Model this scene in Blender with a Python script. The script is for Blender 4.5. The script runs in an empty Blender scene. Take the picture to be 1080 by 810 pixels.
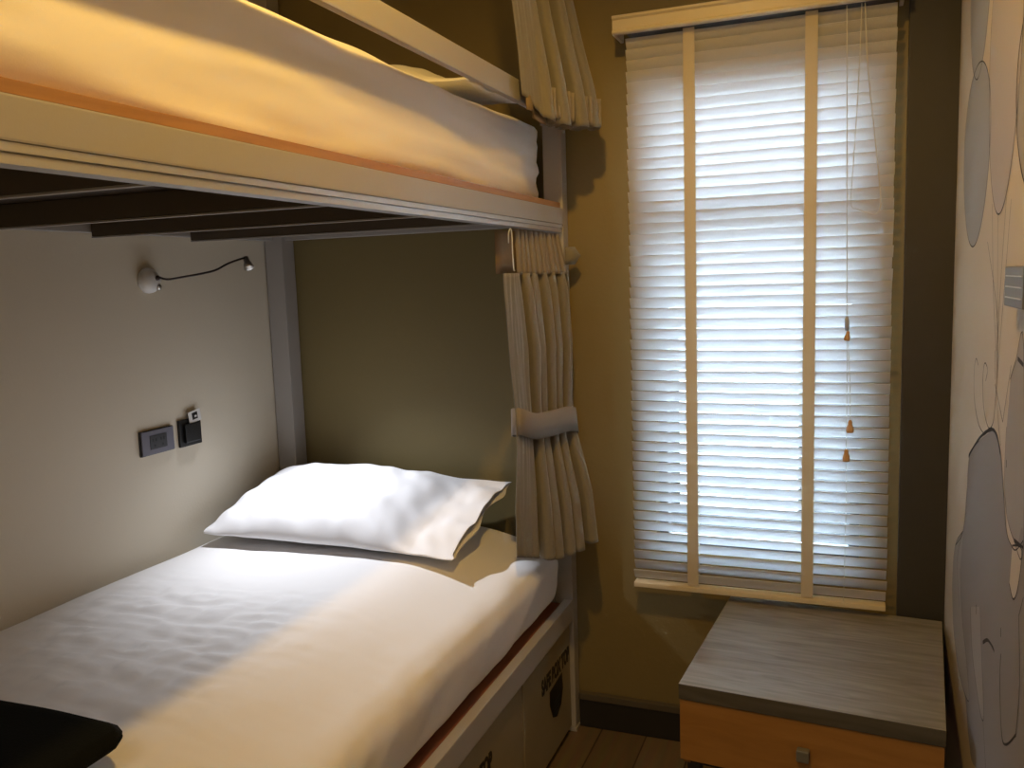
import bpy, bmesh, math, random
from mathutils import Vector, Matrix, noise
random.seed(7)
C = bpy.context.scene.collection
PI = math.pi

# ------------------------------------------------------------------ camera
cam_d = bpy.data.cameras.new('camera'); cam = bpy.data.objects.new('camera', cam_d); C.objects.link(cam)
yaw, pitch, roll, F = -0.37319, -0.12181, -0.033745, 905.4
cy, sy = math.cos(yaw), math.sin(yaw)
fw = Vector((sy*math.cos(pitch), cy*math.cos(pitch), math.sin(pitch)))
rt = Vector((cy, -sy, 0)); up = rt.cross(fw)
r2 = math.cos(roll)*rt + math.sin(roll)*up; u2 = -math.sin(roll)*rt + math.cos(roll)*up
cam.matrix_world = Matrix(((r2.x, u2.x, -fw.x, 0), (r2.y, u2.y, -fw.y, 0), (r2.z, u2.z, -fw.z, 1.52), (0, 0, 0, 1)))
cam_d.sensor_width = 36; cam_d.lens = F/1080*36; cam_d.clip_start = 0.02
bpy.context.scene.camera = cam

# ------------------------------------------------------------------ world and light
w = bpy.data.worlds.new('daylight'); bpy.context.scene.world = w; w.use_nodes = True
bg = w.node_tree.nodes['Background']; bg.inputs[0].default_value = (0.70, 0.84, 1.0, 1); bg.inputs[1].default_value = 20.0

def lamp(name, kind, loc, power, col, aim=None, **kw):
    d = bpy.data.lights.new(name, kind); d.energy = power; d.color = col
    for k, v in kw.items(): setattr(d, k, v)
    o = bpy.data.objects.new(name, d); C.objects.link(o); o.location = loc
    if aim is not None: o.rotation_euler = (Vector(aim)-Vector(loc)).to_track_quat('-Z', 'Y').to_euler()
    return o
WARM = (1.0, 0.575, 0.12); COOL = (0.90, 0.93, 1.0)
CEIL = 2.76
LAMP_XY = (-0.39, 1.12)
lamp('downlight_beam', 'SPOT', (LAMP_XY[0], LAMP_XY[1], CEIL-0.035), 47, WARM, aim=(LAMP_XY[0], LAMP_XY[1], 0), spot_size=2.9, spot_blend=0.5, shadow_soft_size=0.035)
READ = Vector((-1.795, 2.290, 1.600)); READ_AIM = Vector((-1.40, 2.12, 0.80))
lamp('reading_beam', 'SPOT', READ+(READ_AIM-READ).normalized()*0.028, 44, COOL, aim=READ_AIM, spot_size=1.60, spot_blend=1.0, shadow_soft_size=0.012)

lamp('added_neutral_fill', 'AREA', (-0.45, -0.85, CEIL-0.02), 7, (0.95, 0.93, 0.96), aim=(-0.45, -0.85, 0), shape='SQUARE', size=0.6)  # soft neutral fill added behind the camera, no fitting there
vs = bpy.context.scene.view_settings
vs.view_transform = 'Standard'; vs.look = 'None'; vs.gamma = 1; vs.use_curve_mapping = False; vs.exposure = 0.30

# ------------------------------------------------------------------ materials
def srgb(r, g, b):
    f = lambda c: (c/255/12.92) if c/255 <= 0.04045 else ((c/255+0.055)/1.055)**2.4
    return (f(r), f(g), f(b), 1)
def mat(name, col, rough=0.6, metal=0.0, bump=0.0, bscale=200, var=0.0, vscale=6, spec=0.5, sheen=0.0):
    m = bpy.data.materials.new(name); m.use_nodes = True; nt = m.node_tree; b = nt.nodes['Principled BSDF']
    b.inputs['Base Color'].default_value = col; b.inputs['Roughness'].default_value = rough
    b.inputs['Metallic'].default_value = metal; b.inputs['Specular IOR Level'].default_value = spec
    if sheen: b.inputs['Sheen Weight'].default_value = sheen
    tc = nt.nodes.new('ShaderNodeTexCoord')
    if var:
        n = nt.nodes.new('ShaderNodeTexNoise'); n.inputs['Scale'].default_value = vscale; n.inputs['Detail'].default_value = 5
        nt.links.new(tc.outputs['Object'], n.inputs['Vector'])
        mx = nt.nodes.new('ShaderNodeMix'); mx.data_type = 'RGBA'
        mx.inputs['A'].default_value = tuple(c*(1-var) for c in col[:3])+(1,); mx.inputs['B'].default_value = tuple(min(1, c*(1+var)) for c in col[:3])+(1,)
        nt.links.new(n.outputs['Fac'], mx.inputs['Factor']); nt.links.new(mx.outputs['Result'], b.inputs['Base Color'])
    if bump:
        n = nt.nodes.new('ShaderNodeTexNoise'); n.inputs['Scale'].default_value = bscale; n.inputs['Detail'].default_value = 3
        nt.links.new(tc.outputs['Object'], n.inputs['Vector'])
        bp = nt.nodes.new('ShaderNodeBump'); bp.inputs['Strength'].default_value = bump; bp.inputs['Distance'].default_value = 0.002
        nt.links.new(n.outputs['Fac'], bp.inputs['Height']); nt.links.new(bp.outputs['Normal'], b.inputs['Normal'])
    return m
def wood(name, ca, cb, scale=(2, 30, 30), rough=0.5, dist=1.5):
    m = mat(name, ca, rough); nt = m.node_tree; b = nt.nodes['Principled BSDF']
    tc = nt.nodes.new('ShaderNodeTexCoord'); mp = nt.nodes.new('ShaderNodeMapping'); mp.inputs['Scale'].default_value = scale
    n = nt.nodes.new('ShaderNodeTexNoise'); n.inputs['Scale'].default_value = 1.0; n.inputs['Detail'].default_value = 8; n.inputs['Distortion'].default_value = dist
    r = nt.nodes.new('ShaderNodeValToRGB'); r.color_ramp.elements[0].color = ca; r.color_ramp.elements[1].color = cb
    r.color_ramp.elements[0].position = 0.3; r.color_ramp.elements[1].position = 0.7
    nt.links.new(tc.outputs['Object'], mp.inputs['Vector']); nt.links.new(mp.outputs['Vector'], n.inputs['Vector'])
    nt.links.new(n.outputs['Fac'], r.inputs['Fac']); nt.links.new(r.outputs['Color'], b.inputs['Base Color'])
    return m
M = {}
M['olive'] = mat('olive_paint', (0.215, 0.168, 0.068, 1), 0.55, bump=0.25, bscale=90, var=0.05, vscale=3)
M['cream'] = mat('cream_paint', (0.72, 0.665, 0.545, 1), 0.6, bump=0.2, bscale=120, var=0.02)
M['ceil'] = mat('ceiling_paint', (0.55, 0.53, 0.48, 1), 0.8)
M['darkcol'] = mat('charcoal_paint', (0.040, 0.038, 0.034, 1), 0.6, bump=0.1)
M['base'] = mat('black_baseboard', (0.022, 0.020, 0.018, 1), 0.45)
M['basetop'] = mat('baseboard_cap', (0.10, 0.085, 0.06, 1), 0.45)
M['metal'] = mat('grey_powder_metal', (0.40, 0.385, 0.37, 1), 0.42, 0.0, bump=0.05, bscale=300)
M['alu'] = mat('aluminium_track', (0.55, 0.56, 0.58, 1), 0.35, 0.5)
M['deck'] = wood('shaded_plywood', (0.036, 0.024, 0.014, 1), (0.06, 0.04, 0.025, 1), (3, 3, 30), 0.7)  # plywood seen from below, its shadow put into the dark brown
M['ply'] = wood('orange_plywood', (0.36, 0.18, 0.075, 1), (0.46, 0.25, 0.11, 1), (40, 3, 40), 0.5)
M['redwood'] = wood('red_brown_board', (0.17, 0.055, 0.025, 1), (0.24, 0.085, 0.038, 1), (40, 3, 40), 0.4)
M['beam'] = mat('bed_beam_brown', (0.10, 0.08, 0.058, 1), 0.6)
M['sheet'] = mat('white_sheet', (0.80, 0.79, 0.79, 1), 0.75, bump=0.12, bscale=500, sheen=0.15)
M['pillow'] = mat('white_pillowcase', (0.82, 0.82, 0.84, 1), 0.7, bump=0.12, bscale=500, sheen=0.15)
M['curtain'] = mat('taupe_curtain', (0.198, 0.182, 0.150, 1), 0.75, bump=0.5, bscale=900, var=0.06, vscale=60, sheen=0.3)
M['curtain2'] = mat('taupe_tape', (0.255, 0.225, 0.20, 1), 0.7, bump=0.4, bscale=900)
M['lining'] = mat('curtain_lining', (0.21, 0.15, 0.08, 1), 0.8, bump=0.4, bscale=900)
M['white'] = mat('white_plastic', (0.75, 0.75, 0.74, 1), 0.35)
M['chrome'] = mat('brushed_chrome', (0.55, 0.54, 0.52, 1), 0.28, 1.0)
M['bronze'] = mat('dark_gooseneck', (0.07, 0.055, 0.05, 1), 0.35, 0.7)
M['outlet'] = mat('grey_outlet', (0.155, 0.155, 0.20, 1), 0.4)
M['black'] = mat('black_plastic', (0.010, 0.010, 0.011, 1), 0.35)
M['darkgrey'] = mat('dark_grey_plastic', (0.035, 0.036, 0.042, 1), 0.4)
M['blackcloth'] = mat('black_fleece', (0.006, 0.007, 0.006, 1), 0.95, bump=0.6, bscale=300, spec=0.1)
M['valance'] = mat('cream_valance', (0.70, 0.62, 0.46, 1), 0.4)
M['cord'] = mat('white_cord', (0.70, 0.68, 0.60, 1), 0.6)
M['tassel'] = wood('tassel_wood', (0.50, 0.27, 0.09, 1), (0.62, 0.38, 0.16, 1), (60, 60, 20), 0.4)
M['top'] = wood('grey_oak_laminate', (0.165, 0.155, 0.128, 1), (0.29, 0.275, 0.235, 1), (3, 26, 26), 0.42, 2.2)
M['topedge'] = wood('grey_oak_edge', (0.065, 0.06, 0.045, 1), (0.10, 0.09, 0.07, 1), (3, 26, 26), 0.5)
M['orange'] = wood('orange_wood_front', (0.31, 0.145, 0.030, 1), (0.38, 0.185, 0.042, 1), (4, 4, 30), 0.45)
M['stand'] = mat('stand_frame', (0.030, 0.026, 0.020, 1), 0.5)
M['panel'] = mat('beige_locker_panel', (0.30, 0.255, 0.165, 1), 0.45, var=0.08, vscale=5)
M['ink'] = mat('black_lettering', (0.006, 0.005, 0.004, 1), 0.5)
M['inkblue'] = mat('blue_grey_print', (0.03, 0.045, 0.055, 1), 0.5)
M['vent'] = mat('olive_grey_vent', (0.145, 0.14, 0.115, 1), 0.45)
M['ventlight'] = mat('pale_slot', (0.50, 0.49, 0.42, 1), 0.4)
M['mcream'] = mat('mural_paper', (0.60, 0.545, 0.455, 1), 0.7, bump=0.1)
M['mblue'] = mat('mural_blue_grey', (0.36, 0.375, 0.40, 1), 0.7)
M['mlav'] = mat('mural_lavender', (0.47, 0.44, 0.44, 1), 0.7)
M['mgrey'] = mat('mural_grey', (0.285, 0.275, 0.272, 1), 0.7)
M['mgrey2'] = mat('mural_pale_grey', (0.36, 0.345, 0.33, 1), 0.7)
M['mink'] = mat('mural_line', (0.02, 0.02, 0.025, 1), 0.7)
M['winframe'] = mat('grey_window_frame', (0.12, 0.12, 0.13, 1), 0.4)
M['outw'] = mat('outside_white_render', (0.85, 0.85, 0.85, 1), 0.8)
M['outb'] = mat('outside_blue_wall', (0.10, 0.13, 0.17, 1), 0.8)
M['outd'] = mat('outside_dark', (0.02, 0.022, 0.025, 1), 0.7)
M['outg'] = mat('outside_ground', (0.35, 0.35, 0.34, 1), 0.9)
def slat_mat():
    m = bpy.data.materials.new('blind_slat'); m.use_nodes = True; nt = m.node_tree
    b = nt.nodes['Principled BSDF']; b.inputs['Base Color'].default_value = (0.74, 0.72, 0.68, 1); b.inputs['Roughness'].default_value = 0.4
    t = nt.nodes.new('ShaderNodeBsdfTranslucent'); t.inputs[0].default_value = (0.80, 0.82, 0.85, 1)
    mx = nt.nodes.new('ShaderNodeMixShader'); mx.inputs[0].default_value = 0.42
    nt.links.new(b.outputs[0], mx.inputs[1]); nt.links.new(t.outputs[0], mx.inputs[2])
    nt.links.new(mx.outputs[0], nt.nodes['Material Output'].inputs[0]); return m
M['slat'] = slat_mat()
M['tape'] = slat_mat(); M['tape'].name = 'cream_cotton_tape'; M['tape'].node_tree.nodes['Principled BSDF'].inputs['Base Color'].default_value = (0.86, 0.79, 0.66, 1)
M['tape'].node_tree.nodes['Principled BSDF'].inputs['Roughness'].default_value = 0.8; M['tape'].node_tree.nodes['Translucent BSDF'].inputs[0].default_value = (0.80, 0.74, 0.62, 1)
def glass_mat():
    m = bpy.data.materials.new('window_glass'); m.use_nodes = True; nt = m.node_tree
    nt.nodes.remove(nt.nodes['Principled BSDF'])
    t = nt.nodes.new('ShaderNodeBsdfTransparent'); t.inputs[0].default_value = (0.93, 0.96, 0.97, 1)
    g = nt.nodes.new('ShaderNodeBsdfGlossy'); g.inputs['Roughness'].default_value = 0.02
    f = nt.nodes.new('ShaderNodeFresnel'); f.inputs[0].default_value = 1.45
    mx = nt.nodes.new('ShaderNodeMixShader')
    nt.links.new(f.outputs[0], mx.inputs[0]); nt.links.new(t.outputs[0], mx.inputs[1]); nt.links.new(g.outputs[0], mx.inputs[2])
    nt.links.new(mx.outputs[0], nt.nodes['Material Output'].inputs[0]); return m
M['glass'] = glass_mat()
def floor_mat():
    m = mat('floor_planks', (0.2, 0.14, 0.08, 1), 0.4); nt = m.node_tree; b = nt.nodes['Principled BSDF']
    tc = nt.nodes.new('ShaderNodeTexCoord'); mp = nt.nodes.new('ShaderNodeMapping'); mp.inputs['Rotation'].default_value = (0, 0, PI/2)
    br = nt.nodes.new('ShaderNodeTexBrick'); br.inputs['Color1'].default_value = (0.24, 0.175, 0.10, 1); br.inputs['Color2'].default_value = (0.185, 0.13, 0.072, 1)
    br.inputs['Mortar'].default_value = (0.05, 0.035, 0.02, 1); br.inputs['Scale'].default_value = 1; br.inputs['Mortar Size'].default_value = 0.0025
    br.inputs['Brick Width'].default_value = 1.2; br.inputs['Row Height'].default_value = 0.15
    n = nt.nodes.new('ShaderNodeTexNoise'); n.inputs['Scale'].default_value = 1; n.inputs['Detail'].default_value = 8
    mp2 = nt.nodes.new('ShaderNodeMapping'); mp2.inputs['Scale'].default_value = (40, 3, 1)
    mx = nt.nodes.new('ShaderNodeMix'); mx.data_type = 'RGBA'; mx.blend_type = 'MULTIPLY'; mx.inputs['Factor'].default_value = 0.6
    nt.links.new(tc.outputs['Object'], mp.inputs['Vector']); nt.links.new(mp.outputs['Vector'], br.inputs['Vector'])
    nt.links.new(tc.outputs['Object'], mp2.inputs['Vector']); nt.links.new(mp2.outputs['Vector'], n.inputs['Vector'])
    nt.links.new(br.outputs['Color'], mx.inputs['A']); nt.links.new(n.outputs['Color'], mx.inputs['B'])
    nt.links.new(mx.outputs['Result'], b.inputs['Base Color']); return m
M['floor'] = floor_mat()

# ------------------------------------------------------------------ helpers
def link(name, me, mats, parent=None, smooth=False):
    for m in (mats if isinstance(mats, (list, tuple)) else [mats]): me.materials.append(M[m] if isinstance(m, str) else m)
    if smooth:
        for p in me.polygons: p.use_smooth = True
    o = bpy.data.objects.new(name, me); C.objects.link(o)
    if parent is not None:
        o.parent = parent; bpy.context.view_layer.update(); o.matrix_parent_inverse = parent.matrix_world.inverted()
    return o
def from_bm(name, bm, mats, parent=None, smooth=False):
    me = bpy.data.meshes.new(name); bm.normal_update(); bm.to_mesh(me); bm.free(); return link(name, me, mats, parent, smooth)
def from_py(name, v, f, mats, parent=None, smooth=False, mi=None):
    me = bpy.data.meshes.new(name); me.from_pydata([tuple(p) for p in v], [], f); me.update()
    if mi:
        for i, p in enumerate(me.polygons): p.material_index = mi[i]
    return link(name, me, mats, parent, smooth)
def box(bm, x0, x1, y0, y1, z0, z1, bev=0.0, mi=0, rot=None):
    r = bmesh.ops.create_cube(bm, size=1); vs_ = r['verts']
    for v in vs_: v.co = Vector(((x0+x1)/2+v.co.x*(x1-x0), (y0+y1)/2+v.co.y*(y1-y0), (z0+z1)/2+v.co.z*(z1-z0)))
    fs = {f for v in vs_ for f in v.link_faces}
    for f in fs: f.material_index = mi
    if bev:
        es = {e for v in vs_ for e in v.link_edges}
        rr = bmesh.ops.bevel(bm, geom=list(es), offset=bev, segments=2, profile=0.7, affect='EDGES')
        vs_ = {v for f in rr['faces'] for v in f.verts}
        for f in rr['faces']: f.material_index = mi
        vs_ = list(vs_)
    if rot: bmesh.ops.transform(bm, matrix=rot, verts=vs_)
def boxo(name, a, mats, parent=None, bev=0.002):
    bm = bmesh.new(); box(bm, *a, bev=bev); return from_bm(name, bm, mats, parent)
def lathe(name, prof, mats, parent=None, origin=(0, 0, 0), axis=(0, 0, 1), seg=32, smooth=True):
    q = Vector((0, 0, 1)).rotation_difference(Vector(axis).normalized()); v = []; f = []; n = len(prof)
    for i in range(seg):
        a = 2*PI*i/seg
        for r, z in prof: v.append(Vector(origin)+q @ Vector((r*math.cos(a), r*math.sin(a), z)))
    for i in range(seg):
        for j in range(n-1):
            a, b = i*n+j, ((i+1) % seg)*n+j; f.append((a, b, b+1, a+1))
    o = from_py(name, v, f, mats, parent, smooth)
    bm = bmesh.new(); bm.from_mesh(o.data); bmesh.ops.remove_doubles(bm, verts=bm.verts, dist=1e-6); bmesh.ops.recalc_face_normals(bm, faces=bm.faces); bm.to_mesh(o.data); bm.free()
    return o
def spline(pts, n=8):
    P = [Vector(p) for p in pts]; out = []
    for i in range(len(P)-1):
        p0 = P[max(i-1, 0)]; p1 = P[i]; p2 = P[i+1]; p3 = P[min(i+2, len(P)-1)]
        for k in range(n):
            t = k/n
            out.append(0.5*((2*p1)+(p2-p0)*t+(2*p0-5*p1+4*p2-p3)*t*t+(3*p1-p0-3*p2+p3)*t**3))
    return out+[P[-1]]
def tube(name, pts, r, mats, parent=None, seg=8, n=8, sp=True):
    P = spline(pts, n) if sp else [Vector(p) for p in pts]; v = []; f = []; ref = None
    for i, p in enumerate(P):
        t = (P[min(i+1, len(P)-1)]-P[max(i-1, 0)]).normalized()
        if ref is None: ref = t.orthogonal().normalized()
        ref = (ref-t*ref.dot(t)).normalized(); b = t.cross(ref)
        for k in range(seg):
            a = 2*PI*k/seg; v.append(p+(ref*math.cos(a)+b*math.sin(a))*r)
    for i in range(len(P)-1):
        for k in range(seg): f.append((i*seg+k, i*seg+(k+1) % seg, (i+1)*seg+(k+1) % seg, (i+1)*seg+k))
    f.append(tuple(range(seg))[::-1]); f.append(tuple((len(P)-1)*seg+k for k in range(seg)))
    return from_py(name, v, f, mats, parent, True)
def tag(o, label=None, cat=None, group=None, kind=None):
    if label: o['label'] = label
    if cat: o['category'] = cat
    if group: o['group'] = group
    if kind: o['kind'] = kind
    return o
def thing(name, loc, label, cat, group=None, rz=0):
    o = bpy.data.objects.new(name, None); C.objects.link(o); o.location = loc; o.rotation_euler = (0, 0, rz); o.empty_display_size = 0.05
    bpy.context.view_layer.update(); return tag(o, label, cat, group)
def struct(o): o['kind'] = 'structure'; return o
def nz(x, y, z=0.0): return noise.noise(Vector((x, y, z)))
def add_mod(o, kind, **kw):
    m = o.modifiers.new(kind.lower(), kind)
    for k, v in kw.items(): setattr(m, k, v)
    return m

# ------------------------------------------------------------------ room
XL, XR, YB, YF = -1.95, 0.275, 2.66, -1.6
WX0, WX1, WZ0, WZ1 = -0.56, 0.045, 0.64, 2.09
T = 0.14
struct(boxo('floor', (XL-T, XR+T, YF-T, YB+T, -0.08, 0), 'floor', bev=0))
struct(boxo('ceiling', (XL-T, XR+T, YF-T, YB+T, CEIL, CEIL+0.08), 'ceil', bev=0))
struct(boxo('wall_left', (XL-T, XL, YF-T, YB+T, 0, CEIL), 'cream', bev=0))
struct(boxo('wall_right', (XR, XR+T, YF-T, YB+T, 0, CEIL), 'cream', bev=0))
struct(boxo('wall_front', (XL, XR, YF-T, YF, 0, CEIL), 'cream', bev=0))
bm = bmesh.new()
box(bm, XL, WX0, YB, YB+T, 0, CEIL); box(bm, WX1, XR, YB, YB+T, 0, CEIL)
box(bm, WX0, WX1, YB, YB+T, 0, WZ0); box(bm, WX0, WX1, YB, YB+T, WZ1, CEIL)
struct(from_bm('wall_back', bm, 'olive'))
bm = bmesh.new(); box(bm, 0.148, XR-0.001, YB-0.03, YB-0.0005, 0.0, CEIL-0.001, bev=0.003)
struct(from_bm('trim_1', bm, 'darkcol'))
bm = bmesh.new(); box(bm, -0.828, 0.147, YB-0.016, YB-0.0005, 0.0005, 0.097, 0.002); box(bm, -0.828, 0.147, YB-0.022, YB-0.0005, 0.099, 0.122, 0.003, mi=1)
struct(from_bm('baseboard_back', bm, ['base', 'basetop']))
# window
win = struct(thing('window_1', (-0.25, YB+0.08, WZ0), None, None))
for k in ('label', 'category'):
    if k in win: del win[k]
bm = bmesh.new(); fy0, fy1 = YB+0.05, YB+0.10
box(bm, WX0, WX0+0.03, fy0, fy1, WZ0, WZ1, 0.002); box(bm, WX1-0.03, WX1, fy0, fy1, WZ0, WZ1, 0.002)
box(bm, WX0+0.03, WX1-0.03, fy0, fy1, WZ0, WZ0+0.03, 0.002); box(bm, WX0+0.03, WX1-0.03, fy0, fy1, WZ1-0.03, WZ1, 0.002)
box(bm, WX0+0.03, WX1-0.03, fy0+0.005, fy1-0.005, 1.68, 1.74, 0.002)
from_bm('window_frame', bm, 'winframe', win)
boxo('pane', (WX0+0.028, WX1-0.028, YB+0.072, YB+0.078, WZ0+0.028, 1.685), 'glass', win, bev=0)
boxo('pane', (WX0+0.028, WX1-0.028, YB+0.072, YB+0.078, 1.735, WZ1-0.028), 'glass', win, bev=0)

# ------------------------------------------------------------------ outside the window
struct(boxo('ground_outside', (-9, 9, 3.2, 14, -3.1, -3.0), 'outg', bev=0))
nb = thing('neighbour_building', (-1.0, 9.5, -3.0), 'white rendered building seen in slivers between the blind slats', 'building')
boxo('wall', (-1.72, -0.46, 9.5, 12, -1.15, 2.2), 'outw', nb, bev=0)
boxo('plinth', (-1.75, -0.40, 9.4, 12, -3, -1.16), 'outd', nb, bev=0)
for z in (-0.10, -0.42): boxo('ledge', (-1.45, -0.72, 9.44, 9.5, z, z+0.03), 'outd', nb, bev=0)
for x in (-1.45, -1.27, -1.05, -0.86):
    for z in (-0.24, -0.36): boxo('window', (x, x+0.12, 9.47, 9.5, z, z+0.07), 'outd', nb, bev=0)
boxo('wall_lamp', (-1.12, -1.04, 9.40, 9.5, -0.80, -0.72), 'outd', nb, bev=0)
sh = thing('dark_building', (-3.2, 9.0, -3.0), 'dark blue-grey building left of the white one outside the window', 'building')
boxo('wall', (-4.4, -1.79, 9.0, 12, -3, 0.85), 'outd', sh, bev=0); boxo('roof', (-4.5, -1.77, 8.9, 12.1, 0.85, 0.95), 'outb', sh, bev=0)
sh = thing('dark_building', (1.2, 9.0, -3.0), 'dark building right of the white one outside the window', 'building')
boxo('wall', (-0.38, 2.6, 9.0, 12, -3, 0.85), 'outd', sh, bev=0); boxo('roof', (-0.39, 2.7, 8.9, 12.1, 0.85, 0.95), 'outb', sh, bev=0)

# ------------------------------------------------------------------ mural sheet on the right wall
mural = thing('wall_mural', (XR, 0.9, 0), 'cream wall mural of balloons and a grey elephant-like figure', 'mural')
MX = XR-0.0030
PAINT = [
  (1, [(2.435, 2.15), (2.433, 2.216), (2.413, 2.276), (2.376, 2.324), (2.327, 2.354), (2.27, 2.365), (2.213, 2.354), (2.164, 2.324), (2.127, 2.276), (2.107, 2.216), (2.105, 2.15), (2.119, 2.084), (2.146, 2.024), (2.182, 1.976), (2.225, 1.946), (2.27, 1.935), (2.315, 1.946), (2.358, 1.976), (2.394, 2.024), (2.421, 2.084)]),
  (4, [(1.76, 1.8), (1.757, 1.856), (1.733, 1.906), (1.687, 1.946), (1.626, 1.971), (1.555, 1.98), (1.484, 1.971), (1.423, 1.946), (1.377, 1.906), (1.353, 1.856), (1.35, 1.8), (1.367, 1.744), (1.401, 1.694), (1.446, 1.654), (1.499, 1.629), (1.555, 1.62), (1.611, 1.629), (1.664, 1.654), (1.709, 1.694), (1.743, 1.744)]),
  (1, [(2.474, 1.762), (2.471, 1.825), (2.446, 1.882), (2.399, 1.927), (2.335, 1.956), (2.262, 1.966), (2.189, 1.956), (2.125, 1.927), (2.078, 1.882), (2.053, 1.825), (2.05, 1.762), (2.068, 1.699), (2.103, 1.642), (2.149, 1.597), (2.204, 1.568), (2.262, 1.558), (2.32, 1.568), (2.375, 1.597), (2.421, 1.642), (2.456, 1.699)]),
  (2, [(2.087, 1.9), (2.085, 1.989), (2.063, 2.069), (2.022, 2.133), (1.968, 2.174), (1.905, 2.188), (1.842, 2.174), (1.788, 2.133), (1.747, 2.069), (1.725, 1.989), (1.723, 1.9), (1.738, 1.811), (1.768, 1.731), (1.808, 1.667), (1.855, 1.626), (1.905, 1.612), (1.955, 1.626), (2.002, 1.667), (2.042, 1.731), (2.072, 1.811)]),
  (4, [(1.718, 1.315), (1.671, 1.353), (1.611, 1.39), (1.545, 1.066), (1.626, 1.05), (1.707, 1.077), (1.74, 1.139), (1.738, 1.226)]),
  (3, [(1.894, 1.194), (1.836, 1.191), (1.787, 1.164), (1.742, 1.103), (1.7, 1.045), (1.65, 1.034), (1.606, 1.039), (1.546, 1.074), (1.475, 0.723), (1.95, 0.45), (2.073, 0.448), (2.155, 0.51), (2.308, 0.524), (2.406, 0.584), (2.456, 0.695), (2.417, 0.797), (2.279, 0.875), (2.233, 0.981), (2.205, 1.078), (2.065, 1.139)]),
  (4, [(2.279, 0.875), (2.417, 0.797), (2.456, 0.695), (2.406, 0.584), (2.267, 0.518), (2.092, 0.53), (2.142, 0.598), (2.248, 0.671), (2.31, 0.77)]),
  (4, [(2.111, 0.747), (2.058, 0.658), (1.926, 0.591), (1.875, 0.606), (1.922, 0.696), (1.973, 0.8)]),
  (0, [(1.641, 1.036), (1.558, 1.054), (1.577, 0.983), (1.614, 0.95), (1.654, 0.964)]),
]
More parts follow.
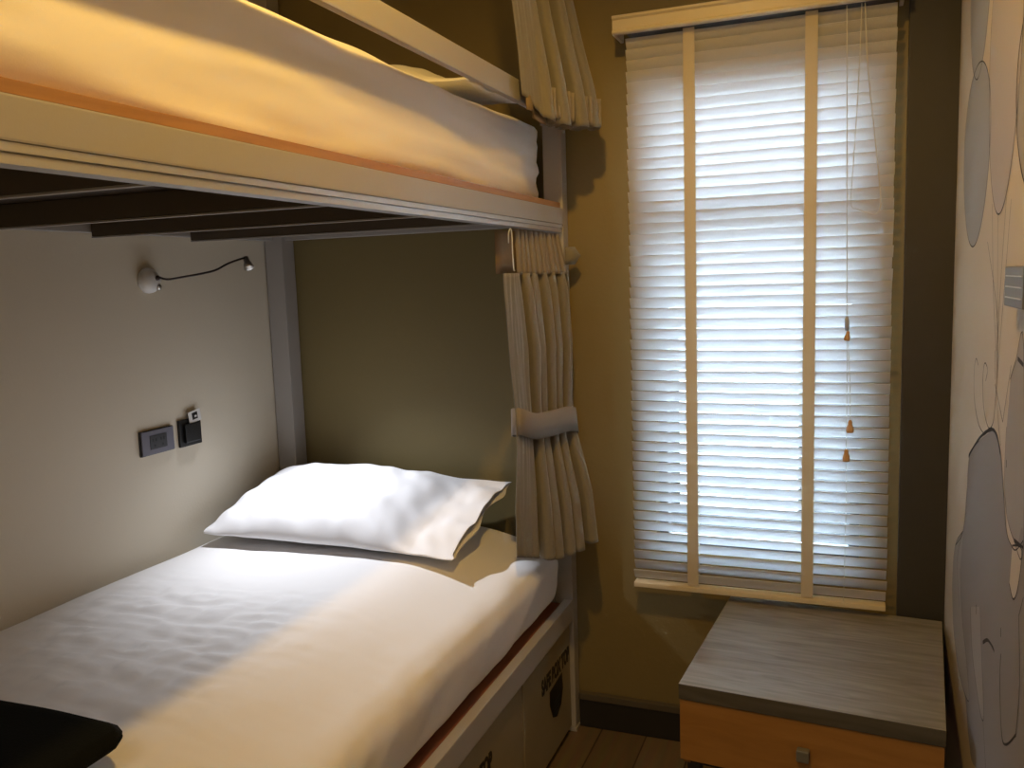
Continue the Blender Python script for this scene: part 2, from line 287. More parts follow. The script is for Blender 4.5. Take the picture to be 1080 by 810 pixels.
INK = [
  (0.0035, True, [(2.474, 1.762), (2.471, 1.825), (2.446, 1.882), (2.399, 1.927), (2.335, 1.956), (2.262, 1.966), (2.189, 1.956), (2.125, 1.927), (2.078, 1.882), (2.053, 1.825), (2.05, 1.762), (2.068, 1.699), (2.103, 1.642), (2.149, 1.597), (2.204, 1.568), (2.262, 1.558), (2.32, 1.568), (2.375, 1.597), (2.421, 1.642), (2.456, 1.699)]),
  (0.0035, True, [(2.087, 1.9), (2.085, 1.989), (2.063, 2.069), (2.022, 2.133), (1.968, 2.174), (1.905, 2.188), (1.842, 2.174), (1.788, 2.133), (1.747, 2.069), (1.725, 1.989), (1.723, 1.9), (1.738, 1.811), (1.768, 1.731), (1.808, 1.667), (1.855, 1.626), (1.905, 1.612), (1.955, 1.626), (2.002, 1.667), (2.042, 1.731), (2.072, 1.811)]),
  (0.003, True, [(2.435, 2.15), (2.433, 2.216), (2.413, 2.276), (2.376, 2.324), (2.327, 2.354), (2.27, 2.365), (2.213, 2.354), (2.164, 2.324), (2.127, 2.276), (2.107, 2.216), (2.105, 2.15), (2.119, 2.084), (2.146, 2.024), (2.182, 1.976), (2.225, 1.946), (2.27, 1.935), (2.315, 1.946), (2.358, 1.976), (2.394, 2.024), (2.421, 2.084)]),
  (0.005, True, [(1.76, 1.8), (1.757, 1.856), (1.733, 1.906), (1.687, 1.946), (1.626, 1.971), (1.555, 1.98), (1.484, 1.971), (1.423, 1.946), (1.377, 1.906), (1.353, 1.856), (1.35, 1.8), (1.367, 1.744), (1.401, 1.694), (1.446, 1.654), (1.499, 1.629), (1.555, 1.62), (1.611, 1.629), (1.664, 1.654), (1.709, 1.694), (1.743, 1.744)]),
  (0.003, False, [(2.279, 0.875), (2.417, 0.797), (2.456, 0.695), (2.406, 0.584), (2.267, 0.518), (2.092, 0.53), (2.142, 0.598), (2.248, 0.671), (2.31, 0.77)]),
  (0.003, False, [(2.111, 0.747), (2.058, 0.658), (1.926, 0.591), (1.875, 0.606), (1.922, 0.696), (1.973, 0.8)]),
  (0.003, False, [(1.718, 1.315), (1.671, 1.353), (1.611, 1.39), (1.545, 1.066), (1.626, 1.05), (1.707, 1.077), (1.74, 1.139), (1.738, 1.226)]),
  (0.004, False, [(1.641, 1.036), (1.558, 1.054), (1.577, 0.983), (1.614, 0.95), (1.654, 0.964)]),
  (0.0025, False, [(2.038, 1.563), (1.886, 1.423), (1.859, 1.298)]),
  (0.0025, False, [(1.916, 1.612), (1.859, 1.298)]),
  (0.0025, False, [(1.826, 1.638), (1.864, 1.425), (1.859, 1.298)]),
  (0.0025, False, [(1.775, 1.631), (1.812, 1.479), (1.859, 1.298)]),
  (0.0025, False, [(1.992, 1.637), (1.945, 1.477), (1.882, 1.35)]),
  (0.003, False, [(2.116, 1.298), (2.148, 1.309), (2.173, 1.281), (2.158, 1.219), (2.088, 1.176), (2.002, 1.167), (1.941, 1.185)]),
  (0.003, False, [(2.0, 1.277), (1.98, 1.303), (2.021, 1.312), (2.04, 1.276), (2.014, 1.219), (1.942, 1.189), (1.886, 1.21), (1.871, 1.25), (1.859, 1.298)]),
  (0.0025, False, [(1.881, 1.295), (1.893, 1.349)]),
  (0.0025, False, [(1.879, 1.286), (1.779, 1.228)]),
  (0.0025, False, [(1.714, 1.34), (1.779, 1.228)]),
  (0.0025, False, [(1.849, 1.253), (1.818, 1.209), (1.79, 1.182)]),
  (0.008, False, [(2.22, 1.071), (2.191, 1.088), (2.066, 1.143), (1.977, 1.173), (1.894, 1.194), (1.836, 1.191), (1.787, 1.164)]),
  (0.007, False, [(1.92, 0.743), (1.862, 0.773), (1.804, 0.784), (1.781, 0.784)]),
  (0.005, False, [(2.027, 0.784), (2.022, 0.764)]),
  (0.005, False, [(1.72, 0.856), (1.717, 0.84)]),
  (0.005, False, [(1.726, 1.168), (1.723, 1.155)]),
  (0.005, False, [(1.544, 0.742), (1.623, 0.682), (1.671, 0.674), (1.709, 0.755), (1.71, 0.81)]),
  (0.004, False, [(1.544, 0.742), (1.531, 0.839), (1.56, 0.941)]),
  (0.0025, False, [(1.887, 0.6), (1.83, 0.519)]),
  (0.0025, False, [(2.279, 0.875), (2.37, 0.774), (2.305, 0.673)]),
  (0.007, False, [(1.655, 1.358), (1.603, 1.352)]),
  (0.006, False, [(1.626, 1.05), (1.544, 1.062)]),
  (0.0025, False, [(1.528, 0.985), (1.56, 0.941)]),
  (0.0030, False, [(1.894, 1.194), (1.836, 1.191), (1.787, 1.164), (1.742, 1.103), (1.7, 1.045), (1.65, 1.034), (1.606, 1.039), (1.546, 1.074)]),
  (0.0030, False, [(2.417, 0.797), (2.279, 0.875), (2.233, 0.981), (2.205, 1.078), (2.065, 1.139)]),
]
bm = bmesh.new(); box(bm, XR-0.003, XR-0.0004, YF+0.01, 2.628, 0.0, CEIL-0.001)
from_bm('paper', bm, 'mcream', mural)
def smooth_loop(pts, closed):
    P = [Vector((a, b, 0)) for a, b in pts]
    if closed:
        q = P[-2:]+P+P[:2]; s = spline(q, 5)[10:-10]; return s[:-1] if (s[0]-s[-1]).length < 1e-4 else s
    return spline(P, 5)
v = []; f = []; mi = []
for n_, (mt, pts) in enumerate(PAINT):
    s = smooth_loop(pts, mt in (1, 2) or len(pts) > 15); s = [p for i, p in enumerate(s) if i == 0 or (p-s[i-1]).length > 1e-5]; x = MX-0.00006*(n_+1); b0 = len(v)
    v += [(x, p.x, p.y) for p in s]; f.append(tuple(range(b0, len(v)))); mi.append(mt-1 if mt else 4)
from_py('painted_shapes', v, f, ['mblue', 'mlav', 'mgrey', 'mgrey2', 'mcream'], mural, False, mi)
v = []; f = []
for wd, closed, pts in INK:
    s = smooth_loop(pts, closed); n_ = len(s); b0 = len(v)
    for i, p in enumerate(s):
        t = (s[(i+1) % n_]-s[i-1]) if closed else (s[min(i+1, n_-1)]-s[max(i-1, 0)])
        t = t.normalized(); nn = Vector((-t.y, t.x, 0)); ww = wd/2*(0.8+0.6*abs(nz(i*0.3, wd*900)))
        v += [(MX-0.0008, p.x+nn.x*ww, p.y+nn.y*ww), (MX-0.0008, p.x-nn.x*ww, p.y-nn.y*ww)]
    for i in range(n_ if closed else n_-1):
        a, c = b0+2*i, b0+2*((i+1) % n_); f.append((a, a+1, c+1, c))
from_py('ink_lines', v, f, 'mink', mural)


# ------------------------------------------------------------------ bunk bed frame
XO = -0.83                        # outer face of the bed
bed = thing('bunk_bed', (-1.4, 1.64, 0), 'grey metal bunk bed with orange plywood edge and locker base along the left wall', 'bunk bed')
Y0, Y1 = 0.48, 2.655
boxo('post', (XO-0.062, XO, 2.606, Y1, 0, CEIL-0.02), 'metal', bed, 0.004)
boxo('post', (XL+0.004, XL+0.079, 2.585, Y1, 0, CEIL-0.02), 'metal', bed, 0.004)
boxo('post', (XO-0.062, XO, Y0, Y0+0.062, 0, CEIL-0.02), 'metal', bed, 0.004)
boxo('post', (XL+0.004, XL+0.079, Y0, Y0+0.062, 0, CEIL-0.02), 'metal', bed, 0.004)
ys, ye = Y0+0.063, 2.604
rail = boxo('upper_side_rail', (XO-0.028, XO+0.001, ys, 2.606, 1.683, 1.733), 'metal', bed, 0.003)
bm = bmesh.new()                  # aluminium curtain track with a lip and groove
box(bm, XO-0.030, XO-0.001, ys, ye-0.005, 1.672, 1.6825, 0.001); box(bm, XO-0.034, XO-0.003, ys, ye-0.005, 1.659, 1.6700, 0.001)
box(bm, XO-0.026, XO-0.008, ys, ye-0.005, 1.6695, 1.6725)
from_bm('curtain_track', bm, 'alu', bed)
boxo('plywood_deck', (XL+0.01, XO-0.006, Y0+0.07, 2.598, 1.7345, 1.7505), 'ply', bed, 0.001)
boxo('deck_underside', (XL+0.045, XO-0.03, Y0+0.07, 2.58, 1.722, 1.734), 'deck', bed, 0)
boxo('wall_side_rail', (XL+0.006, XL+0.040, ys, ye, 1.683, 1.733), 'metal', bed, 0.003)
boxo('end_rail', (XL+0.08, XO-0.064, 2.60, 2.64, 1.683, 1.733), 'metal', bed, 0.003)
boxo('end_rail', (XL+0.08, XO-0.064, Y0+0.01, Y0+0.05, 1.683, 1.733), 'metal', bed, 0.003)
for yb in (0.58, 0.965, 1.405, 1.79, 2.17):
    bmm = boxo('cross_beam', (XL+0.041, XO-0.031, yb, yb+0.035, 1.672, 1.7215), 'beam', bed, 0.002)
    boxo('beam_flange', (XL+0.041, XO-0.031, yb-0.001, yb+0.012, 1.6675, 1.6715), 'metal', bmm, 0.001)
g = boxo('guard_rail', (XO-0.018, XO, ys, ye, 1.995, 2.052), 'metal', bed, 0.004)
boxo('lower_side_rail', (XO-0.030, XO, ys, ye, 0.392, 0.462), 'metal', bed, 0.004)
boxo('lower_deck', (XL+0.01, XO-0.031, Y0+0.07, 2.58, 0.430, 0.455), 'redwood', bed, 0.001)
boxo('lower_end_rail', (XL+0.08, XO-0.064, 2.60, 2.64, 0.395, 0.460), 'metal', bed, 0.003)
boxo('post_foot', (XO-0.064, XO+0.003, 2.603, 2.658, 0.0, 0.012), 'metal', bed, 0.001)

# lockers under the bed
def font_mesh(name, text, mats, parent, M4, size, sx=1.0, offset=0.0):
    cu = bpy.data.curves.new(name, 'FONT'); cu.body = text; cu.size = size; cu.extrude = 0.0004; cu.align_x = 'CENTER'; cu.offset = offset
    tmp = bpy.data.objects.new(name+'_tmp', cu); C.objects.link(tmp); bpy.context.view_layer.update()
    me = bpy.data.meshes.new_from_object(tmp.evaluated_get(bpy.context.evaluated_depsgraph_get()))
    bpy.data.objects.remove(tmp); bpy.data.curves.remove(cu)
    me.transform(Matrix.Diagonal((sx, 1, 1, 1))); me.transform(M4); me.materials.clear()
    return link(name, me, mats, parent)
def facing_x(x, y, z): return Matrix(((0, 0, 1, x), (1, 0, 0, y), (0, 1, 0, z), (0, 0, 0, 1)))
def locker(y0, y1, ty, label):
    t = thing('under_bed_locker', (-0.9, (y0+y1)/2, 0), label, 'locker', 'lockers under the lower bunk')
    bm = bmesh.new(); box(bm, XL+0.3, XO-0.034, y0+0.004, y1-0.004, 0.03, 0.385); from_bm('body', bm, 'stand', t)
    bm = bmesh.new(); box(bm, XO-0.032, XO-0.014, y0, y1, 0.022, 0.388, 0.002); from_bm('front_panel', bm, 'panel', t)
    font_mesh('lettering', 'SAFE BOX TOP', 'ink', t, facing_x(XO-0.0134, ty, 0.262), 0.066, 0.62, 0.0032)
    # round-bottomed emblem under the words
    pts = [(-0.065, 0.045), (0.06, 0.055), (0.066, 0.0), (0.045, -0.045), (0.0, -0.066), (-0.04, -0.05), (-0.066, 0.0)]
    v = [(XO-0.0134, ty+a, 0.196+b) for a, b in pts]+[(XO-0.0139, ty+a, 0.196+b) for a, b in pts]; n = len(pts)
    f = [tuple(range(n)), tuple(range(n, 2*n))[::-1]]+[(i, i+n, (i+1) % n+n, (i+1) % n) for i in range(n)]
    em = from_py('emblem', v, f, 'ink', t)
    bm = bmesh.new()
    for k in range(4): box(bm, XO-0.0134, XO-0.0131, ty-0.030+k*0.003, ty+0.036-k*0.005, 0.186-0.014*k, 0.192-0.014*k)
    from_bm('emblem_print', bm, 'inkblue', em)
    return t
locker(2.160, 2.600, 2.452, 'beige locker panel with black SAFE BOX lettering beside the bed post')
locker(1.480, 2.150, 1.785, 'beige locker panel under the bed, nearer than the one by the post')
locker(0.69, 1.470, 1.100, 'beige locker panel under the foot half of the lower bunk')
boxo('kick_board', (XO-0.12, XO-0.10, Y0+0.07, 2.58, 0.0, 0.0295), 'base', bed, 0)

# ------------------------------------------------------------------ mattresses
def cushion(name, x0, x1, y0, y1, z0, z1, r, mats, fn, step=0.02, zr=None):
    """rounded box whose surface is displaced by fn(p, n)"""
    zr = zr or r; nx = max(2, round((x1-x0)/step)); ny = max(2, round((y1-y0)/step)); nzz = max(4, round((z1-z0)/step))
    bm = bmesh.new(); idx = {}
    def V(i, j, k):
        if (i, j, k) not in idx: idx[(i, j, k)] = bm.verts.new((x0+(x1-x0)*i/nx, y0+(y1-y0)*j/ny, z0+(z1-z0)*k/nzz))
        return idx[(i, j, k)]
    for i in range(nx):
        for j in range(ny):
            bm.faces.new((V(i, j, 0), V(i, j+1, 0), V(i+1, j+1, 0), V(i+1, j, 0))); bm.faces.new((V(i, j, nzz), V(i+1, j, nzz), V(i+1, j+1, nzz), V(i, j+1, nzz)))
    for i in range(nx):
        for k in range(nzz):
            bm.faces.new((V(i, 0, k), V(i+1, 0, k), V(i+1, 0, k+1), V(i, 0, k+1))); bm.faces.new((V(i, ny, k), V(i, ny, k+1), V(i+1, ny, k+1), V(i+1, ny, k)))
    for j in range(ny):
        for k in range(nzz):
            bm.faces.new((V(0, j, k), V(0, j, k+1), V(0, j+1, k+1), V(0, j+1, k))); bm.faces.new((V(nx, j, k), V(nx, j+1, k), V(nx, j+1, k+1), V(nx, j, k+1)))
    for v in bm.verts:
        p = v.co.copy(); c = Vector((min(max(p.x, x0+r), x1-r), min(max(p.y, y0+r), y1-r), min(max(p.z, z0+zr), z1-zr)))
        d = p-c; dn = Vector((d.x/r, d.y/r, d.z/zr))
        if dn.length > 1e-6:
            dn.normalize(); p = c+Vector((dn.x*r, dn.y*r, dn.z*zr)); n = Vector((dn.x/r, dn.y/r, dn.z/zr)).normalized()
        else: n = Vector((0, 0, 1))
        v.co = fn(p, n)
    return from_bm(name, bm, mats, None, True)
def sstep(a, b, x):
    t = min(max((x-a)/(b-a), 0), 1); return t*t*(3-2*t)
def ridge(x, y, s=0.0):
    return 1-abs(nz(x, y, s))*2
def lower_fn(p, n):
    h = 0.0
    # puckered quilting under the sheet
    m = sstep(0.2, 0.8, n.z)
    if m > 0:
        u, v = p.x/0.085+0.25*nz(p.x*7, p.y*7, 2), p.y/0.105+0.3*nz(p.x*6, p.y*6, 5)
        row = math.floor(v); fu = (u+0.5*(row % 2)) % 1.0; fv = v % 1.0
        cell = (1-abs(2*fu-1)**3.5)*(1-abs(2*fv-1)**2.2)*(0.6+0.8*abs(nz(math.floor(u+0.5*(row % 2))*1.7, row*2.3, 4)))
        amt = 1.2*sstep(1.95, 1.6, p.y)*sstep(0.65, 0.85, p.y)*(0.22+0.78*sstep(-1.05, -1.35, p.x))*sstep(-1.93, -1.75, p.x)
        h += m*amt*(0.007*cell+0.004*ridge(p.x*9+row, p.y*22, 3)+0.0028*nz(p.x*14+p.y*9, p.y*34-p.x*8, 8))
        h += m*(0.006*nz(p.x*2.2, p.y*2.2, 9)+0.0025*nz(p.x*7+p.y*4, p.y*3, 4))
    # long tension folds on the outer side and hem
    if n.x > 0.2:
        s = sstep(0.2, 0.7, n.x); h += s*(0.006*nz(p.y*4-p.z*9, p.z*5, 1)+0.003*nz(p.y*13-p.z*20, p.z*8, 6))
    crown = 0.055*sstep(XOUT, XOUT-0.33, p.x)*sstep(0.60, 0.66, p.z)
    q = p+n*h; q.z += crown+0.016*sstep(2.45, 2.1, p.y)*0
    k = (0.66-p.z)/(0.66-0.456)
    if p.x > -1.3: q.x -= 0.022*max(k, 0)**1.4*sstep(-1.2, -0.9, p.x)
    # pulled corner of the fitted sheet
    d = (Vector((p.x, p.y))-Vector((-0.86, 2.30))).length
    q += Vector((0.012, 0.0, 0.014))*math.exp(-(d/0.05)**2)*sstep(0.56, 0.64, p.z)
    return q
XOUT = -0.842
lm = cushion('lower_mattress', XL+0.006, XOUT, 0.56, 2.575, 0.4555, 0.665, 0.075, 'sheet', lower_fn, 0.0105, 0.06)
tag(lm, 'mattress in a white fitted sheet on the lower bunk', 'mattress')
def upper_fn(p, n):
    h = 0.0
    if n.x > 0.3: h += 0.008*nz(p.y*1.6+p.z*2, p.z*12, 1)+0.009*nz(p.y*2.5+p.z*6, p.z*26, 6)+0.004*nz(p.y*6+p.z*14, p.z*44, 2)
    if n.z > 0.3: h += 0.004*nz(p.x*4, p.y*4, 2)
    if n.z < -0.2 and n.x > 0: h -= 0.0
    q = p+n*h
    k = (1.78-p.z)/0.05
    if k > 0 and p.x > -1.1: q.x -= 0.006*min(k, 1)
    return q
um = cushion('upper_mattress', XL+0.05, -0.898, 0.56, 2.603, 1.7512, 1.986, 0.034, 'sheet', upper_fn, 0.016, 0.030)
tag(um, 'mattress in a white fitted sheet on the upper bunk', 'mattress')

# ------------------------------------------------------------------ pillows
def pillow(name, label, size, xf, seed=0.0, wr=1.0, thick=0.17):
    L, W = size; nu, nv = 90, 72; v = []; f = []
    for i in range(nu+1):
        u = i/nu; x = (u-0.5)*L
        fill = (1-max(0, (0.10-u)/0.10)**2.0)**0.5 if u < 0.10 else 1.0
        fill = min(fill, 1.0); body = fill*(0.35+0.65*math.sin(PI*min(max(u/0.84, 0), 1)*0.98+0.02)**0.75) if u < 0.84 else fill*0.35
        if u < 0.02: body = 0.02+body*0.6
        end = sstep(0.70, 0.90, u); th = thick*(body*(1-end)+0.16*end)
        wid = W*(1-0.06*math.sin(PI*u)+0.02*end)
        for j in range(nv):
            a = 2*PI*j/nv; c, s = math.cos(a), math.sin(a)
            yy = wid/2*math.copysign(abs(c)**0.85, c); zz = th/2*math.copysign(abs(s)**1.15, s)
            zz *= (1 if s > 0 else 0.45)
            yy += 0.006*wr*nz(u*9, c*2, seed); wk = 0.010*wr*(nz(x*9+yy*14, yy*5-x*3, seed+2)+0.5*nz(x*22+yy*9, yy*16, seed+5))*(abs(s)**0.4)
            wk += 0.012*wr*end*nz(yy*13, x*9, seed+8)
            v.append(Vector((x+0.02*end*nz(yy*7, s*2, seed)+0.012*c*c*end, yy, zz+wk*(1 if s > 0 else 0.3))))
    for i in range(nu):
        for j in range(nv): f.append((i*nv+j, (i+1)*nv+j, (i+1)*nv+(j+1) % nv, i*nv+(j+1) % nv))
    f.append(tuple(range(nv)))
    v = [xf @ p for p in v]
    o = from_py(name, v, f, 'pillow', None, True); add_mod(o, 'SOLIDIFY', thickness=0.0016, offset=-1)
    add_mod(o, 'SUBSURF', levels=1, render_levels=1)
    return tag(o, label, 'pillow')
def pill_xf(loc, rx, ry, rz, droop=0): return Matrix.Translation(loc) @ Matrix.Rotation(rz, 4, 'Z') @ Matrix.Rotation(rx, 4, 'X') @ Matrix.Rotation(ry, 4, 'Y')
pillow('pillow', 'plump white pillow with open pillowcase end on the lower bunk', (0.85, 0.51), pill_xf((-1.462, 2.345, 0.803), 0.20, 0.02, 0.02), 0.0, 1.0, 0.195)
pillow('pillow', 'white pillow on the upper bunk, half hidden by the guard rail', (0.74, 0.46), pill_xf((-1.275, 2.30, 2.060), 0.05, 0.06, 0.0), 4.0, 0.6, 0.17)

# ------------------------------------------------------------------ folded black blanket at the foot
bl = thing('folded_blanket', (-1.5, 0.9, 0.70), 'black folded blanket at the near end of the lower bunk', 'blanket')
def fold_layer(name, x0, x1, y0, y1, z0, th, seed):
    bm = bmesh.new(); nx_, nc = 50, 20; v = []; f = []
    # cross-section in x/z: rounded roll at the x1 end
    prof = []
    for k in range(30): prof.append((x0+(x1-x0-th/2)*k/29, th))
    for k in range(1, 12): a = PI/2-PI*k/12; prof.append((x1-th/2+th/2*math.cos(a), th/2+th/2*math.sin(a)))
    for k in range(30): prof.append((x1-th/2-(x1-x0-th/2)*k/29, 0))
    n = len(prof); ny = 24
    for j in range(ny+1):
        t = j/ny; yy = y0+(y1-y0)*t; e = math.sqrt(max(0, 1-max(0, (t-0.93)/0.07)**2))*math.sqrt(max(0, 1-max(0, (0.07-t)/0.07)**2)); e = 0.25+0.75*e
        for (x, z) in prof:
            zz = (z-th/2)*e+th/2+0.004*nz(x*6, yy*6, seed)*(z > th/2)
            rnd = 0.05*(1-math.sqrt(max(0, 1-max(0, (x-(x1-0.06))/0.06)**2))) if t > 0.5 else 0
            v.append((x, yy-rnd*(t-0.5)*2+0.006*nz(x*5, seed, 3), z0+zz))
    for j in range(ny):
        for k in range(n): f.append((j*n+k, j*n+(k+1) % n, (j+1)*n+(k+1) % n, (j+1)*n+k))
    f.append(tuple(range(n))[::-1]); f.append(tuple(ny*n+k for k in range(n)))
    return from_py(name, v, f, 'blackcloth', bl, True)
fold_layer('lower_fold', -1.80, -1.165, 0.64, 1.000, 0.736, 0.028, 1)
fold_layer('upper_fold', -1.82, -1.114, 0.64, 1.045, 0.7645, 0.034, 2)

# ------------------------------------------------------------------ curtains
def sheet_mesh(name, rows, mats, parent, thick=0.0016):
    n = len(rows[0]); v = [p for r in rows for p in r]; f = []
    for i in range(len(rows)-1):
        for j in range(n-1): f.append((i*n+j, i*n+j+1, (i+1)*n+j+1, (i+1)*n+j))
    o = from_py(name, v, f, mats, parent, True); add_mod(o, 'SOLIDIFY', thickness=thick, offset=0); return o
def lerp(a, b, t): return a+(b-a)*t
def keyed(keys, z):
    keys = sorted(keys)
    if z <= keys[0][0]: return keys[0][1:]
    for a, b in zip(keys, keys[1:]):
        if z <= b[0]:
            t = (z-a[0])/(b[0]-a[0]); return tuple(lerp(p, q, t) for p, q in zip(a[1:], b[1:]))
    return keys[-1][1:]
lc = thing('bunk_curtain', (-0.86, 2.38, 1.655), 'long taupe curtain tied back at the head of the lower bunk', 'curtain', 'privacy curtains of the bunk bed')
# keys: z, start x, start y, end x, end y, pleat depth
K = [(0.68, -0.872, 2.20, -0.715, 2.500, 0.034), (0.85, -0.872, 2.195, -0.745, 2.540, 0.030), (1.03, -0.864, 2.205, -0.800, 2.580, 0.019), (1.13, -0.862, 2.205, -0.812, 2.585, 0.017),
     (1.32, -0.862, 2.170, -0.812, 2.585, 0.026), (1.48, -0.862, 2.135, -0.818, 2.590, 0.020), (1.53, -0.862, 2.13, -0.822, 2.590, 0.014), (1.655, -0.856, 2.12, -0.846, 2.590, 0.011)]
def pleat(ph, sharp=0.6):
    s_ = math.sin(ph); return math.copysign(abs(s_)**sharp, s_)
def curtain_rows(K, z0, z1, nrow, npl, hem=None, seed=0.0, dens=22, flat=0.22, u0=0.0):
    rows = []; nseg = int(npl*dens*(1-u0))
    for i in range(nrow+1):
        z = lerp(z0, z1, i/nrow); xs, ys_, xe, ye_, dp = keyed(K, z); d = Vector((xe-xs, ye_-ys_)); dn = d.normalized(); nn = Vector((dn.y, -dn.x)); r = []
        for k in range(nseg+1):
            u = u0+(1-u0)*k/nseg; w_ = sstep(flat, flat-0.05, u) if flat else 0
            ph = 2*PI*npl*u+1.3*nz(u*5, z*0.12, seed)+0.12*nz(z*1.2, u*3, seed+1)
            a = dp*(0.70+0.75*abs(nz(u*7+3, z*0.15, seed+4))); off = a*pleat(ph); slip = -0.30*a*math.sin(2*ph)
            crease = 0.0022*nz(u*40, z*6, seed+9)
            off = off*(1-w_)+w_*(0.010+0.03*u+0.004*math.sin(z*9)); slip *= 1-w_
            p = Vector((xs, ys_))+d*u+dn*slip+nn*(off+crease)
            r.append((p.x, p.y, z+(hem(u) if hem else 0)*(1-i/nrow)))
        rows.append(r)
    return rows
sheet_mesh('fabric', curtain_rows(K, 0.695, 1.535, 70, 7, hem=lambda u: 0.040*max(0, 1-u/0.45)+0.020*sstep(0.7, 1, u)), 'curtain', lc)
sheet_mesh('header_tape', curtain_rows(K, 1.530, 1.654, 10, 13, seed=3, flat=0, u0=0.22), 'curtain2', lc)
sheet_mesh('header_lining', [[(-0.866, 2.122, z), (-0.864, 2.17, z), (-0.858, 2.21, z), (-0.850, 2.235, z)] for z in (1.534, 1.58, 1.62, 1.650)], 'lining', lc)
# tie-back band wrapped round the bundle
def loop_band(name, z0, z1, mats, parent, grow=0.026, thick=0.003):
    rows = []
    for z in (z0, (z0+z1)/2, z1):
        xs, ys_, xe, ye_, dp = keyed(K, z); d = Vector((xe-xs, ye_-ys_)); L = d.length; d.normalize(); nn = Vector((d.y, -d.x)); c = Vector(((xs+xe)/2, (ys_+ye_)/2)); r = []
        for k in range(49):
            a = 2*PI*k/48; ca, sa = math.cos(a), math.sin(a)
            p = c+d*((L/2-0.004)*math.copysign(abs(ca)**0.35, ca))+nn*(grow*math.copysign(abs(sa)**0.6, sa)+0.004)
            r.append((p.x, p.y, z-0.030*ca+0.002*math.sin(3*a)))
        rows.append(r)
    return sheet_mesh(name, rows, mats, parent, thick)
loop_band('tie_back', 1.056, 1.132, 'curtain2', lc)
tube('hook', [(-0.838, 2.150, 1.615), (-0.834, 2.142, 1.640), (-0.834, 2.155, 1.652), (-0.834, 2.165, 1.640), (-0.834, 2.167, 1.58), (-0.834, 2.172, 1.545), (-0.834, 2.178, 1.542)], 0.0016, 'white', lc, 6)
sheet_mesh('corner_flap', [[(-0.812, 2.560, z), (-0.790+0.02*(1-abs(z-1.585)/0.03), 2.585, z)] for z in (1.558, 1.572, 1.585, 1.598, 1.612)], 'curtain', lc)

uc = thing('bunk_curtain', (-0.77, 2.42, 2.62), 'short gathered taupe curtain hanging over the upper guard rail', 'curtain', 'privacy curtains of the bunk bed')
KU = [(1.950, -0.812, 2.205, -0.680, 2.530, 0.040), (2.06, -0.812, 2.180, -0.692, 2.520, 0.036), (2.20, -0.812, 2.130, -0.725, 2.510, 0.030), (2.35, -0.812, 2.085, -0.755, 2.50, 0.026), (2.60, -0.808, 2.04, -0.780, 2.50, 0.020)]
rows = curtain_rows(KU, 1.950, 2.60, 50, 5, hem=lambda u: 0.050*sstep(0.30, 0.0, u)-0.012*math.sin(PI*u)+0.004*nz(u*40, 2, 2), seed=21, flat=0.26)
sheet_mesh('fabric', rows, 'curtain', uc, 0.002)
# turned-up layers of cloth at the hem that show from below
for q, (dx, z0, npl) in enumerate(((0.000, 1.958, 11), (-0.022, 1.966, 9), (0.018, 1.956, 12))):
    inner = []
    for i in range(7):
        z = z0+0.013*i; r = []
        for k in range(npl*14+1):
            u = k/(npl*14); p = Vector((-0.786, 2.300)).lerp(Vector((-0.690, 2.505)), u); d = Vector((0.42, 0.9)); nn = Vector((0.9, -0.42))
            ph = 2*PI*npl*u+1.8*nz(u*9, 4, 4+q); off = 0.013*math.sin(ph); p = p+d*(0.006*math.sin(2*ph))+nn*(off+dx)
            r.append((p.x, p.y, z-0.008*u+0.005*nz(u*30, 1, 9+q)))
        inner.append(r)
    sheet_mesh('turned_hem', inner, 'curtain2', uc, 0.0014)
sheet_mesh('lining_fold', [[(-0.800+0.020*(k/8)+0.010*math.sin(k*1.1)*(1-j/6), 2.215+0.011*k, 1.965+0.016*j+0.004*math.sin(k*1.7)-0.004*k) for k in range(9)] for j in range(7)], 'lining', uc)

# upper curtain rail near the ceiling that the curtain hangs from
boxo('curtain_rail', (XO-0.002, XO+0.030, ys, ye+0.06, 2.602, 2.632), 'alu', bed, 0.002)

# ------------------------------------------------------------------ reading lamp
rl = thing('reading_lamp', (XL, 2.017, 1.551), 'small gooseneck reading lamp on the wall above the sockets', 'reading lamp')
lathe('wall_base', [(0, 0), (0.038, 0), (0.038, 0.006), (0.036, 0.016), (0.028, 0.026), (0.014, 0.031), (0, 0.032)], 'white', rl, (XL+0.0005, 2.017, 1.551), (1, 0, 0))
lathe('switch_button', [(0, 0), (0.010, 0), (0.010, 0.005), (0.007, 0.009), (0, 0.010)], 'chrome', rl, (XL+0.024, 2.034, 1.532), (1, 0.2, -0.2), 20)
lathe('arm_socket', [(0, 0), (0.007, 0), (0.007, 0.012), (0.004, 0.014), (0, 0.014)], 'bronze', rl, (XL+0.026, 2.024, 1.556), (1, 0.1, 0.3), 16)
tube('gooseneck', [(XL+0.038, 2.026, 1.560), (XL+0.060, 2.040, 1.553), (XL+0.085, 2.085, 1.560), (XL+0.105, 2.135, 1.568), (XL+0.120, 2.180, 1.578), (XL+0.135, 2.222, 1.598), (XL+0.148, 2.268, 1.612), tuple(READ-(READ_AIM-READ).normalized()*0.018)], 0.0032, 'bronze', rl, 8)
ax = (READ_AIM-READ).normalized()
hd = lathe('lamp_head', [(0, -0.020), (0.009, -0.020), (0.0095, -0.004), (0.013, 0.002), (0.017, 0.020), (0.0165, 0.020), (0.012, 0.004), (0, 0.003)], 'chrome', rl, READ, ax, 24)

